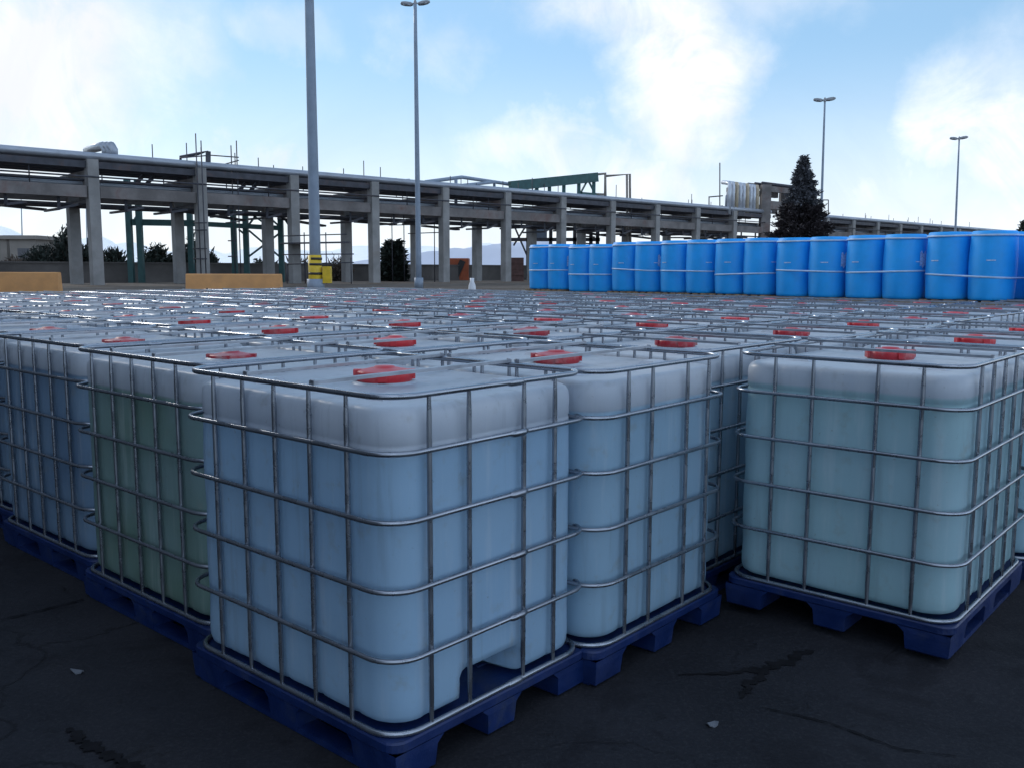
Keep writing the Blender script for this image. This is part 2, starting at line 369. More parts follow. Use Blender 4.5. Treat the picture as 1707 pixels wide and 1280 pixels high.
# ------------------------------------------------------------------ caged tanks
def rrect(hx, hy, r, n=7):                                  # rounded rectangle outline, counter clockwise
    P = []
    for cx, cy, a0 in ((hx - r, hy - r, 0), (-hx + r, hy - r, 90), (-hx + r, -hy + r, 180), (hx - r, -hy + r, 270)):
        for k in range(n + 1):
            a = R(a0 + 90 * k / n); P.append((cx + r * math.cos(a), cy + r * math.sin(a)))
    return P
XS = (-.338, -.157, .122, .297); YS = (-.392, -.198, .0, .192, .384)
ZR = (.156, .409, .633, .855, 1.071, 1.246)
def dense(P, step):
    Q = []
    for i, p in enumerate(P):
        q = P[(i + 1) % len(P)]; L = math.hypot(q[0]-p[0], q[1]-p[1]); n = max(1, int(L / step + .5))
        for k in range(n): Q.append((p[0] + (q[0]-p[0]) * k / n, p[1] + (q[1]-p[1]) * k / n))
    return Q
def bottle_mesh(step, recess=True):
    mb = MB(); hx, hy, r = .481, .581, .115
    base = dense(rrect(hx, hy, r, 10 if step < .05 else 5), step)
    zs = [(.168, -.04), (.171, -.018), (.18, -.007), (.2, -.002)] + [(.205 + .86 * k / 34, 0) for k in range(1, 35)] + \
         [(1.075, .0), (1.085, -.004), (1.09, 0), (1.15, .0), (1.178, -.003), (1.193, -.010), (1.202, -.022), (1.205, -.04)]
    if step > .05: zs = [(.168, -.04), (.2, 0), (1.0, 0), (1.16, 0), (1.192, -.02), (1.204, -.055)]
    rings = []; n = len(base)
    for z, o in zs:
        k = (1 + o / .5); row = []
        for x, y in base:
            sx, sy = x * (1 + o / hx), y * (1 + o / hy); zz = z
            # soft pillow between cage tubes
            pil = 0
            if abs(x) > hx - .01 and abs(y) < hy - r:
                pil = min(abs(y - q) for q in YS); sx -= math.copysign(.007 * max(0, 1 - pil / .035) ** 2, x)
            if abs(y) > hy - .01 and abs(x) < hx - r:
                pil = min(abs(x - q) for q in XS); sy -= math.copysign(.007 * max(0, 1 - pil / .035) ** 2, y)
            w = .004 * math.sin(z * 9 + x * 7) * math.sin(y * 8 + 1)
            sx += math.copysign(w, x); sy += math.copysign(w, y)
            if recess and y < -hy + .05 and step < .05:       # valve recess at the foot of the outlet side
                top = .24 if x > -.135 else .25 - (-.135 - x) * 1.9
                if -.175 < x < .12:
                    top = .245 - .10 * max(0, abs(x + .03) - .09)
                    d = smooth(top + .025, top - .01, z) * smooth(-.185, -.155, x) * smooth(.135, .105, x); sy += .20 * d
            row.append((sx, sy, zz))
        rings.append(row)
    vs = [p for row in rings for p in row]
    fs = [(j*n+i, j*n+(i+1)%n, (j+1)*n+(i+1)%n, (j+1)*n+i) for j in range(len(rings)-1) for i in range(n)]
    # lid surface: shrink the last ring inwards with a gentle dish
    last = len(rings) - 1; o = last * n
    for sc_, z in ((.86, 1.205), (.6, 1.202), (.3, 1.202)):
        row = [(p[0] * sc_, p[1] * sc_, z) for p in rings[last]]; o2 = len(vs); vs += row
        fs += [(o+i, o+(i+1)%n, o2+(i+1)%n, o2+i) for i in range(n)]; o = o2
    vs.append((0, 0, 1.202)); fs += [(o+i, o+(i+1)%n, len(vs)-1) for i in range(n)]
    vs.append((0, 0, .168)); fs += [((i+1)%n, i, len(vs)-1) for i in range(n)]
    mb.add(vs, fs, 0, True)
    # screw neck and moulded bosses on the lid
    mb.lathe([(.128, 1.200), (.120, 1.208), (.094, 1.210), (.094, 1.222)], 24 if step < .05 else 12)
    if step < .05:
        for bx, by in ((-.3, .33), (.3, .33), (-.3, -.36), (.3, -.36)):
            mb.add([(bx + sx * a, by + sy * b, zz) for zz, a, b in ((1.200, .06, .045), (1.219, .045, .03)) for sx, sy in ((-1,-1),(1,-1),(1,1),(-1,1))],
                   [(0,1,5,4),(1,2,6,5),(2,3,7,6),(3,0,4,7),(4,5,6,7)])
    return mb
def cage_mesh(n, rn, jx=0.):
    mb = MB(); hx, hy, r = .5, .6, .118
    rnd = random.Random(11)
    for k, z in enumerate(ZR):
        o = .0165 if 0 < k < 5 else 0; rad = .0086 if 0 < k < 5 else .0102
        P = rrect(hx - .0 + o, hy + o, r, rn); mb.tube([(x, y, z) for x, y in P], rad, n, closed=True)
        if n > 6:                                            # flattened weld lap in every ring
            mb.tube([(.03, -hy - o, z), (.05, -hy - o, z - .002), (.10, -hy - o, z - .002), (.12, -hy - o, z)], [.009, .013, .013, .009], n)
    def vert(x, y, ox, oy):
        P = []
        for t in range(13):
            z = ZR[0] + (ZR[5] - ZR[0]) * t / 12
            P.append((x + .0 * ox, y, z))
        rr = [.0090] * 13; rr[0] = rr[-1] = .0068
        if n <= 6: P = [P[0], P[-1]]; rr = .010
        mb.tube(P, rr, n, cap=False)
    for s in (1, -1):
        for x in XS: vert(x if s == -1 else x, s * hy, 0, s)
        for y in YS: vert(s * hx, y, s, 0)
    return mb
def pallet_mesh():
    mb = MB(); hx, hy = .5, .6
    # deck with raised lip
    def slab(z0, z1, ix, iy, r=.06, bev=.006):
        P0 = rrect(hx - ix, hy - iy, r, 5); P1 = rrect(hx - ix - bev, hy - iy - bev, r - bev, 5); n = len(P0)
        vs = [(x, y, z0) for x, y in P1] + [(x, y, z0 + bev) for x, y in P0] + [(x, y, z1 - bev) for x, y in P0] + [(x, y, z1) for x, y in P1]
        fs = [(j*n+i, j*n+(i+1)%n, (j+1)*n+(i+1)%n, (j+1)*n+i) for j in range(3) for i in range(n)] + [list(range(n))[::-1], [3*n+i for i in range(n)]]
        mb.add(vs, fs)
    slab(.108, .146, -.012, -.012)
    for bx in (-.25, .25):                                   # shallow deck ribs
        for by in (-.4, -.2, 0, .2, .4): mb.box((bx - .17, by - .012, .1465), (bx + .17, by + .012, .155))
    # nine tapered feet
    for cx, wx in ((-.415, .19), (0, .15), (.415, .19)):
        for cy, wy in ((-.50, .22), (0, .17), (.50, .22)):
            x0, x1 = cx - wx / 2, cx + wx / 2; y0, y1 = cy - wy / 2, cy + wy / 2
            if cx: x0, x1 = (max(x0, -hx - .004), x1) if cx < 0 else (x0, min(x1, hx + .004))
            t = .022
            lev = [(0.0, t), (.012, .006), (.085, 0), (.110, -.03)]
            vs = []
            for z, i in lev: 
                ix = i; vs += [(x0 + (ix if x0 > -.49 or z < .1 else 0), y0 + (ix if y0 > -.59 or z < .1 else 0), z), (x1 - (ix if x1 < .49 or z < .1 else 0), y0 + (ix if y0 > -.59 or z < .1 else 0), z),
                                 (x1 - (ix if x1 < .49 or z < .1 else 0), y1 - (ix if y1 < .59 or z < .1 else 0), z), (x0 + (ix if x0 > -.49 or z < .1 else 0), y1 - (ix if y1 < .59 or z < .1 else 0), z)]
            fs = [(j*4+i, j*4+(i+1)%4, (j+1)*4+(i+1)%4, (j+1)*4+i) for j in range(3) for i in range(4)] + [(3,2,1,0)]
            mb.add(vs, fs)
    for x in (-.455, 0, .455):                               # runners along the long side
        mb.box((x - .04, -.57, .003), (x + .04, .57, .024))
    return mb
def cap_mesh(n=30):
    mb = MB()
    prof = [(.104, 1.209), (.107, 1.213), (.107, 1.241), (.102, 1.2475), (.088, 1.250), (.082, 1.2505), (.05, 1.258), (.042, 1.2585), (.036, 1.264), (0, 1.265)]
    mb.lathe(prof, n * 2 if n > 12 else n, rf=(lambda t, i: 1 + .012 * math.cos(20 * t) * (1 if 0 < i < 4 else 0)))
    if n > 12:                                               # grip lugs
        for k in range(4):
            a = R(45 + 90 * k); m4 = Matrix.Rotation(a, 4, 'Z'); mb.box((.088, -.017, 1.216), (.1175, .017, 1.2515), 0, m4)
    return mb
def bars_mesh(n):
    mb = MB()
    for y in (-.205, .185):
        z0 = 1.2615
        mb.bar((-.492, y, z0), (.492, y, z0), .026, .012)
        for s in (-1, 1): mb.tube([(s * .488, y, 1.267), (s * .488, y, 1.271)], .008, n)
    return mb
def make_tank(step, n, rn, capn, pivot):
    root = empty('ibc_tank', pivot)
    bottle_mesh(step).build('bottle', MT['bottle'], root)
    cage_mesh(n, rn).build('cage', MT['cage'], root)
    pallet_mesh().build('pallet', MT['pallet'], root)
    cap_mesh(capn).build('cap', MT['cap'], root)
    bars_mesh(n).build('top_bar', MT['bars'], root)
    remember(root)
    return root
near_proto = None; far_proto = None
TINTS = [(.29, .48, .64), (.27, .45, .60), (.30, .50, .64), (.25, .42, .58), (.33, .50, .56), (.28, .49, .55)]
used = {'near': False, 'far': False}
protos = {'near': make_tank(.018, 10, 8, 30, (0, 0, 0)), 'far': make_tank(.12, 5, 4, 10, (0, 0, 0))}
TANKS = []
def tank(u, v, typ, turn, label, lod='near', tint=None, level=None, dyaw=0., z=0., sz=1., group='caged liquid tanks standing in rows', drop=None):
    # typ 'A': long side along V; typ 'D': long side along U. turn: outlet on the other end
    root = protos[lod] if not used[lod] else copy_tree(protos[lod]); used[lod] = True
    p = uv(u, v); root.location = (p.x, p.y, z)
    root.rotation_euler = (0, 0, YAW + (0 if typ == 'A' else R(-90)) + (math.pi if turn else 0) + dyaw)
    root.scale = (1, 1, sz)
    tag(root, label, 'tank', group)
    t = tint or random.choice(TINTS); lv = level if level is not None else random.uniform(1.0, 1.1)
    for c in (root.children if root.name in CH else root.children):
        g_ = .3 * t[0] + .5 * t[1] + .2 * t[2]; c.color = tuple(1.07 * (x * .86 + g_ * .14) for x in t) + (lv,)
    cp = [c for c in root.children if c.name.startswith('cap')][0]           # some lids are screwed down lower
    cp.location.z = drop if drop is not None else -random.choice((0, .004, .010, .02, .026))
    TANKS.append(root); return root
near = [
    (.50, .60, 'A', 0, 'nearest caged tank of pale blue liquid with an open recess at its foot', (.30, .50, .70), 1.058, 0, 0, 1),
    (1.485, .54, 'A', 1, 'pale blue caged tank directly right of the nearest corner tank', (.27, .46, .62), 1.085, .0, 0, 1),
    (2.64, .60, 'D', 0, 'caged tank half hidden in the gap between the two front stacks of tanks', (.26, .44, .58), 1.09, .0, 0, 1),
    (2.655, -.565, 'D', 1, 'pale turquoise caged tank at the right, standing forward of its row', (.33, .55, .60), 1.108, .0, .05, .965),
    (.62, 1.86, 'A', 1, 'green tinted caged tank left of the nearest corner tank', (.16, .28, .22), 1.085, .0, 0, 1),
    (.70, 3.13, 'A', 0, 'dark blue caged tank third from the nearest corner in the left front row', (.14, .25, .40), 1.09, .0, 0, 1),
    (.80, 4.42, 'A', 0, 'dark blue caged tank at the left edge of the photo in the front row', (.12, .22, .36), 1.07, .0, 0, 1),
    (3.98, -.60, 'D', 0, 'caged tank at the right edge of the photo behind the forward turquoise tank', (.28, .52, .62), 1.09, .0, 0, 1),
    (1.60, 1.78, 'A', 0, 'caged tank behind the green tinted one, second in the second long row', None, None, -.01, 0, 1),
    (1.72, 3.05, 'A', 1, 'caged tank with a dusty red cap, third in the second long row', None, None, .01, 0, 1),
    (2.74, 1.74, 'A', 0, 'caged tank with a bright red cap behind the gap of the pale blue pair', None, None, .0, 0, 1),
    (2.76, 2.98, 'A', 1, 'caged tank left of the bright capped one behind the pale blue pair', None, None, .01, 0, 1),
    (3.86, .47, 'D', 0, 'caged tank behind the forward turquoise tank, second in the row running right', None, None, .0, 0, 1),
]
ORD = ['first', 'second', 'third', 'fourth', 'fifth', 'sixth', 'seventh', 'eighth', 'ninth', 'tenth', 'eleventh', 'twelfth', 'thirteenth', 'fourteenth', 'fifteenth']
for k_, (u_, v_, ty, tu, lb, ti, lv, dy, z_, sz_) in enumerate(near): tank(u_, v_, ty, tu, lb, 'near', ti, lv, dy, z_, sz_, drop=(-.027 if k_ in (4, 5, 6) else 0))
def seen(p):                                                 # could the photograph see its top
    q = p - Vector((0, 0, CAMH)) + Vector((0, 0, 1.2)); d = q.dot(_f)
    return d > .2 and abs(q.dot(_r) / d) < .60
rnd = random.Random(21)
# three long rows on the left, long sides parallel to the front row
for c, (u0, v0, nm) in enumerate([(.86, 5.70, 'front long row at the left'), (1.86, 4.33, 'second long row from the left front'), (2.86, 4.27, 'third long row from the left front')]):
    k = 4 if c == 0 else 3
    v_ = v0; i = 0
    while v_ < 14.4:
        u_ = u0 + .045 * i + rnd.uniform(-.045, .045); p = uv(u_, v_)
        if seen(p): tank(u_, v_, 'A', rnd.random() < .5, 'caged tank, %s in the %s' % (ORD[k], nm), 'far' if p.y > 9 else 'near', dyaw=rnd.uniform(-.028, .028))
        k += 1; i += 1; v_ += 1.25 + rnd.uniform(-.01, .04)
# the block beyond, long sides pointing away
COLN = []
for j in range(14):
    v_ = [-.60, .46, 1.58, 2.63][j] if j < 4 else 2.63 + (j - 3) * 1.075
    u_ = {0: 5.22, 1: 5.08, 2: 3.96, 3: 4.03}.get(j, 4.1 + .03 * (j - 4)); k = {0: 2, 1: 2}.get(j, 0)
    while u_ < (11.35 if v_ < 11 else 10.6):
        vv = v_ + rnd.uniform(-.035, .035); p = uv(u_, vv)
        if seen(p): tank(u_, vv, 'D', rnd.random() < .5, 'caged tank before the drums, %s line from the right, %s in its line' % (ORD[j], ORD[k]), 'far' if p.y > 9 else 'near', dyaw=rnd.uniform(-.028, .028))
        k += 1; u_ += 1.235 + rnd.uniform(-.01, .03)

# ------------------------------------------------------------------ blue drums on wooden pallets, two tiers
DTH = YAW - .17; DV = Vector((-math.sin(DTH), math.cos(DTH), 0)); DU = Vector((math.cos(DTH), math.sin(DTH), 0))
D0 = uv(11.62, 1.02)
def drum_mesh():
    mb = MB(); H = .915
    prof = [(0, .012), (.24, .012), (.262, 0), (.275, .012), (.280, .05), (.286, .20), (.2915, .34), (.2935, .46), (.2915, .58), (.287, .72), (.281, .83), (.279, .853), (.2865, .857), (.2865, .879), (.279, .884), (.272, .905), (.262, H), (.245, H), (.24, .895), (0, .895)]
    mb.lathe(prof, 36)
    return mb
def make_drum():
    r = empty('drum'); drum_mesh().build('body', MT['drum'], r)
    for x in (-.15, .15): b = MB(); b.lathe([(.034, .894), (.034, .908), (.028, .911), (0, .911)], 10, (x, 0, 0)); b.build('bung', MT['drum'], r)
    l = MB(); vs = []; n = 6
    for z in (.52, .535):
        for k in range(n + 1):
            a = R(-100 + 22 * k / n); vs.append((.2955 * math.cos(a), .2955 * math.sin(a), z))
    l.add(vs, [(k, k+1, n+2+k, n+1+k) for k in range(n)]); l.build('label', MT['drumlabel'], r)
    remember(r); return r
drum0 = make_drum(); first = True
def put_drum(p, z, label, group, sticker=False):
    global first
    o = drum0 if first else copy_tree(drum0); first = False
    rz = DTH - R(60) + rnd.uniform(-.8, .8); o.location = (p.x, p.y, z); o.rotation_euler = (0, 0, rz); tag(o, label, 'drum', group)
    if sticker:                                              # pale torn sticker on the right-hand flank
        l = MB(); vs = []; n = 6
        for zz in (.46, .66):
            for k in range(n + 1):
                a = R(-72 + 30 * k / n) - rz; vs.append((.2965 * math.cos(a), .2965 * math.sin(a), zz + .03 * math.sin(k * 2.1)))
        l.add(vs, [(k, k+1, n+2+k, n+1+k) for k in range(n)]); l.build('sticker', MT['drumlabel'], o)
def wood_pallet(p, z, label, group):
    r = empty('wooden_pallet', (p.x, p.y, z), DTH)
    m = MB()
    for k in range(7): m.box((-.56, -.56 + k * .17, .112), (.56, -.46 + k * .17, .132))
    m.build('deck_board', MT['wood'], r)
    m = MB()
    for x in (-.52, 0, .52): m.box((x - .045, -.56, .022), (x + .045, .56, .110))
    m.build('bearer', MT['wood'], r)
    m = MB()
    for y in (-.5, 0, .5): m.box((-.56, y - .05, 0), (.56, y + .05, .0195))
    m.build('bottom_board', MT['wood'], r)
    tag(r, label, 'pallet', group)
ZT = 1.235
k = 0
for g in range(9):
    side = 'pallet stack %s from the right' % ORD[g]
    c = g * 1.222 + .15
    if g == 8: break
    ctr = D0 + DV * (c + .2925) + DU * .30
    jz = rnd.uniform(-.02, .02)
    wood_pallet(ctr, ZT - .134 + jz, 'wooden pallet under the upper blue drums, %s of the drum wall from the right' % ORD[g], 'wooden pallets under the blue drums')
    gz = ground_z(ctr.x, ctr.y)
    for s in (0, 1):
        for d in (0, 1):
            p = D0 + DV * (c + .5875 * s) + DU * (.5925 * d)
            which = ('right-hand' if s == 0 else 'left-hand'); dep = 'front' if d == 0 else 'back'
            put_drum(p, ZT + jz, 'blue plastic drum, %s %s one on the %s upper pallet from the right' % (dep, which, ORD[g]), 'blue drums of the upper tier', s == 0 and d == 0 and g in (1, 2, 5, 7))
    # lower tier that carries it
    for s in (0, 1):
        for d in (0, 1):
            p = D0 + DV * (c + .5875 * s) + DU * (.5925 * d)
            put_drum(p, ZT - .134 + jz - .917, 'blue drum of the lower tier under the %s upper pallet, %s of its four' % (ORD[g], ORD[2 * s + d]), 'blue drums of the lower tier')
    gz0 = ZT - .134 + jz - .917 - .134
    wood_pallet(ctr, gz0, 'wooden pallet on the asphalt under the lower drums, %s from the right' % ORD[g], 'wooden pallets on the ground under the drums')
    # white straps round the four upper drums
    st = empty('strapping', (ctr.x, ctr.y, ZT + jz), DTH)
    for zz, tilt in ((.36 + rnd.uniform(-.06, .05), rnd.uniform(-.05, .05)), (.845, 0)):
        P = rrect(.2965 + .2985, .2965 + .2965, .2975, 8); m = MB(); n = len(P)
        vs = [(x, y, zz + y * tilt + dz) for dz in (0, .024) for x, y in P]
        m.add(vs, [(i, (i+1) % n, n + (i+1) % n, n + i) for i in range(n)], 0, True)
        o = m.build('strap', MT['strap'], st)
        so_ = o.modifiers.new('thick', 'SOLIDIFY'); so_.thickness = .002
    tag(st, 'white plastic strapping round the %s group of blue drums from the right' % ORD[g], 'strapping', 'white straps round the blue drums')
# the drum stack cut by the right edge of the photo
c = -1.2075; ctr = D0 + DV * (c + .2925) + DU * .30
for q_, (sd, d) in enumerate(((1, 0), (1, 1), (0, 0), (0, 1))):
    p = D0 + DV * (c + .5875 * sd) + DU * .5925 * d
    nm = ('front drum cut by the right edge', 'back drum cut by the right edge', 'front drum beyond the right edge', 'back drum beyond the right edge')[q_]
    put_drum(p, ZT, 'blue plastic drum of the upper tier, %s' % nm, 'blue drums of the upper tier')
    put_drum(p, ZT - .134 - .917, 'lower blue drum under the %s' % nm, 'blue drums of the lower tier')
wood_pallet(ctr, ZT - .134, 'wooden pallet under the upper drums at the right edge', 'wooden pallets under the blue drums')
wood_pallet(ctr, ZT - .134 - .917 - .134, 'wooden pallet on the ground under the drums at the right edge', 'wooden pallets on the ground under the drums')

# ------------------------------------------------------------------ pipe rack
Z1 = 48.0
def rk(n, off=0., z=0.):
    p = Vector((Z1 * (-.4537 + .0888 * n), Z1 * (1 + .0815 * n), 0)); d = Vector((.0888, .0815, 0)).normalized()
    p += Vector((-d.y, d.x, 0)) * off; p.z = z; return p
GZ = .8; TOP = 7.25; WB = 3.3
rack = empty('pipe_rack', rk(0)); inv = rack.location.copy()
rack_m = Matrix.Translation(-inv)
def part(mb, name, m, root=None, label=None):
    root = root or rack
    mb.v = [tuple(Vector(v) - root.location) for v in mb.v]; o = mb.build(name, m, root)
    if label: o['label'] = label
    return o
dirr = Vector((.0888, .0815, 0)).normalized(); perp = Vector((-dirr.y, dirr.x, 0))
NEND = 24
for n in range(-2, NEND):
    for off in (0, WB):
        if 11.4 < n < 13.4 : pass
        m = MB(); top = TOP - (0.0 if off == 0 else .55); p = rk(n, off)
        if n in (11, 12): continue
        w2 = .275; rot = Matrix((dirr.to_tuple() + (0,), perp.to_tuple() + (0,), (0, 0, 1, 0), (0, 0, 0, 1))).transposed()
        T4 = Matrix.Translation(p) @ rot
        m.box((-w2, -w2, GZ - .5), (w2, w2, top), 0, T4)
        if off == 0: m.box((-w2 + .05, w2 - .04, 5.95), (w2 - .05, w2 + .5, 6.7), 0, T4)
        part(m, 'pillar', MT['concrete'])
    if n in (11, 12): continue
    # cross beam with corbel ends, high
    m = MB(); m.bar(rk(n, .28, 6.35), rk(n, WB - .3, 6.35), .5, .72); m.bar(rk(n, WB + .28, 6.45), rk(n, WB + 1.2, 6.45), .45, .5); part(m, 'cross_beam', MT['beam'])
    m = MB(); m.bar(rk(n, -.1, 5.12), rk(n, WB + 1.1, 5.12), .3, .26); part(m, 'lower_cross_beam', MT['darkpipe'])
for (a, b) in ((-2, 11), (13, NEND - 1)):
    for off, z, hh in ((0, 5.6, .60), (WB, 5.55, .55)):
        m = MB()
        for n in range(a, b):
            m.bar(rk(n + .057, off + .02, z), rk(n + 1 - .057, off + .02, z), .36, hh)
        part(m, 'longitudinal_beam', MT['beam'])
    # deck edge beams, pipes and walkway at the top
    m = MB()
    for off in (.05, 1.2, 2.3, 3.4): m.bar(rk(a - .2, off, 6.98), rk(b + .1, off, 6.98), .28, .34)
    part(m, 'deck_beam', MT['darkpipe'])
    for off, z, r_, mt in ((.0, 7.42, .20, 'pipe'), (.62, 7.40, .17, 'pipe'), (1.2, 7.36, .14, 'darkpipe'), (1.75, 7.42, .2, 'pipe'), (2.4, 7.36, .12, 'darkpipe'), (2.9, 7.4, .18, 'pipe'), (3.4, 7.3, .1, 'darkpipe'),
                           (.45, 6.22, .07, 'darkpipe'), (.8, 6.05, .12, 'pipe'), (1.4, 6.3, .09, 'darkpipe'), (2.3, 6.12, .1, 'darkpipe'), (-.28, 6.35, .045, 'darkpipe'), (.5, 4.98, .06, 'darkpipe'), (2.6, 4.98, .10, 'darkpipe')):
        m = MB(); pts = [rk(a - .2 + (b - a + .3) * t / 12, off, z) for t in range(13)]; m.tube(pts, r_, 10); part(m, 'pipe', MT[mt])
m = MB()
rp = random.Random(5)
for n in range(-1, 20):                                     # thin vents and rails standing on the deck
    for t in (.1, .37, .62, .88):
        if rp.random() < .6 and n not in (10, 11, 12): q = rk(n + t, rp.choice((0, 1, 2.5))); m = MB(); m.tube([(q.x, q.y, 6.6), (q.x, q.y, 7.75 + rp.random() * .9)], .03, 5); part(m, 'vent_pipe', MT['darkpipe'])
m = MB()
for n in range(-2, 22):                                      # hangers and cable trays between the levels
    if n in (11, 12): continue
    for t in (.25, .5, .75):
        if rp.random() < .75:
            o_ = rp.choice((.3, 1.5, 2.8)); q = rk(n + t, o_); m = MB(); m.tube([(q.x, q.y, 5.9), (q.x, q.y, 7.0)], .035, 5); part(m, 'hanger', MT['darkpipe'])
    if rp.random() < .7: m = MB(); m.bar(rk(n + .2, WB + .6, 4.55 + rp.random() * .5), rk(n + .8, WB + .9, 4.55 + rp.random() * .3), .5, .12); part(m, 'cable_tray', MT['darkpipe'])
for n in range(-2, 14):
    if n == 12: continue
    for t in (.3, .72):
        m = MB(); q0 = rk(n + t, .2, 4.55 + rp.random() * .3); q1 = rk(n + t + .16, .2, 4.95); m.bar(q0, q1, .12, .12); m.bar((q0.x, q0.y, q0.z - .02), (q0.x, q0.y, 5.3), .12, .12); m.bar(q0, q0 + perp * 2.4, .12, .12); part(m, 'bracket', MT['darkpipe'])
# diagonal knee braces seen between P0..P2 and near the steel trestle
for n0 in (.45, .55, 1.5, 1.62, 2.35):
    m = MB(); m.bar(rk(n0, 1.5, 6.1), rk(n0 + .12, 1.5, 6.85), .18, .18); part(m, 'knee_brace', MT['darkpipe'])
def loop(n0, n1, zt, off, r_, mt, cnt=1, sp=.4, name='pipe_loop', back=1.6):
    for c in range(cnt):
        o_ = off + c * sp; m = MB(); z0 = 7.4
        A_, B_ = rk(n0, o_, z0), rk(n1, o_, z0); pts = [A_, rk(n0, o_, zt - .25), rk(n0 + .02, o_, zt), rk(n1 - .02, o_, zt), rk(n1, o_, zt - .25), B_]
        m.tube(pts, r_, 8); part(m, name, MT[mt])
# big clad expansion bend above the second pillar from the left
for c in range(3):
    m = MB(); b0 = at(190 - c * 7, 262, rk(.2, .5 + c * .5).y); y_ = b0.y
    P = [at(190 - c * 7, 262, y_), at(190 - c * 7, 250, y_), at(186 - c * 7, 243, y_), at(170 - c * 6, 246, y_ + 2), at(148 - c * 2, 251, y_ + 4.5)]
    m.tube(P, .20, 10); part(m, 'pipe_loop', MT['pipe'])
loop(10.25 - .35, 10.25 + .05, 8.9, .4, .14, 'pipe')
m = MB(); y_ = rk(1.2).y                                     # thin portal pipe by the first scaffold
m.tube([at(301, 284, y_), at(301, 262, y_), at(330, 257, y_), at(345, 253, y_), at(346, 284, y_)], .09, 8); m.tube([at(347, 253, y_ ), at(347, 300, y_)], .15, 8); part(m, 'pipe_loop', MT['darkpipe'])
m = MB(); y_ = rk(4.6).y
m.tube([at(709, 312, y_), at(709, 304, y_), at(770, 296, y_ + 3), at(838, 306, y_ + 8), at(850, 308, y_ + 8)], .14, 8)
m.tube([at(760, 342, y_ + 2), at(760, 300, y_ + 2)], .12, 8)
m.tube([at(768, 316, y_ + 2), at(769, 310, y_ + 2), at(824, 304, y_ + 5), at(824, 345, y_ + 5)], .13, 8)
m.tube([at(671, 308, y_ - 2), at(671, 301, y_ - 2), at(682, 300, y_ - 2), at(682, 310, y_ - 2)], .08, 8)
part(m, 'pipe_loop', MT['pole'])
m = MB(); y_ = rk(8).y
m.tube([at(968, 294, y_), at(1009, 290, y_), at(1009, 335, y_)], .13, 8)
m.tube([at(990, 324, y_), at(1009, 325, y_)], .1, 8)
m.tube([at(1011, 294, y_), at(1050, 291, y_), at(1051, 420, y_)], .10, 8); m.tube([at(1045, 292, y_), at(1046, 420, y_)], .10, 8)
part(m, 'pipe_loop', MT['beige'])
# green girder sitting on the rack
gird = empty('steel_girder', at(850, 345, rk(6.2).y)); ya, yb = rk(6.2).y, rk(7.9).y - 2
def gpt(x, y): t = (x - 850) / 145.; return at(x, y, ya + (yb - ya) * t)
m = MB(); m.bar(gpt(850, 311), gpt(995, 296), .4, .75); part(m, 'top_chord', MT['green'], gird)
for x in (852, 878, 895, 916, 940, 965, 990): 
    m = MB(); zt = gpt(x, 311 - (x - 850) * 15 / 145.); zb = gpt(x, 350 - (x - 850) * .05); m.bar(zt, (zt.x, zt.y, 7.1), .28, .28); part(m, 'post', MT['green'], gird)
m = MB(); m.bar(gpt(968, 326), gpt(992, 328), .4, .5); m.bar(gpt(852, 316), gpt(866, 340), .12, .12); m.bar(gpt(866, 316), gpt(856, 340), .12, .12); m.bar(gpt(968, 322), gpt(980, 300), .12, .12); m.bar(gpt(992, 324), gpt(980, 300), .12, .12)
m.bar(gpt(878, 335), gpt(895, 316), .2, .2)
part(m, 'brace', MT['green'], gird)
tag(gird, 'green steel girder on short posts standing on top of the pipe rack', 'girder')
# raised crossing at the right end of the near run
yc = rk(11.6).y
TOPC = 10.0
for n, off, w_ in ((10.93, 0., .45), (10.93, WB + .6, .45), (12.45, 0, .4), (12.45, WB, .4)):
    m = MB(); q = rk(n, off); m.box((q.x - w_, q.y - w_, GZ - .3), (q.x + w_, q.y + w_, TOPC - (0 if n < 12 else .1))); part(m, 'tall_pillar', MT['beam'])
m = MB()
for off in (.05, WB + .5):
    m.bar(rk(11.0, off, 9.65), rk(12.35, off, 9.65), .4, .55); m.bar(rk(11.0, off, 8.1), rk(12.35, off, 8.1), .4, .8)
m.bar(rk(10.93, .5, 9.2), rk(10.93, WB + .1, 9.2), .5, .5)
part(m, 'crossing_beam', MT['beam'])
m = MB()
for off in (.3, 1.1, 1.9, 2.7, 3.3): m.tube([rk(10.9, off, 10.17), rk(12.5, off, 10.17)], .16, 8)
part(m, 'pipe', MT['darkpipe'])
for i in range(9):                                          # clad risers turning up to the crossing
    m = MB(); n_ = 9.86 + i * .115; off = -.05 + i * .05
    a_ = rk(n_, off, 6.9); b_ = rk(n_, off, 9.75); m.tube([a_, rk(n_, off, 9.5), rk(n_ + .03, off + .12, 9.8), rk(n_ + .1, off + 1.2, 9.95)], .19, 8)
    part(m, 'riser', MT['clad' if i % 3 != 2 else 'tan'])
m = MB()
q0 = at(1180, 347, rk(10.9).y)
for (x0, y0, x1, y1) in ((1182, 347, 1182, 328), (1182, 329, 1205, 327), (1200, 349, 1200, 272), (1182, 346, 1205, 344), (1367, 368, 1367, 334), (1381, 368, 1381, 334), (1367, 334, 1381, 334)):
    Y_ = rk(10.9).y if x0 < 1300 else rk(13.4).y; m = MB(); m.tube([at(x0, y0, Y_), at(x1, y1, Y_)], .06, 5); part(m, 'guard_rail', MT['darkpipe'])
tag(rack, 'long concrete pipe rack carrying silver and dark pipes behind the tank yard', 'pipe rack')

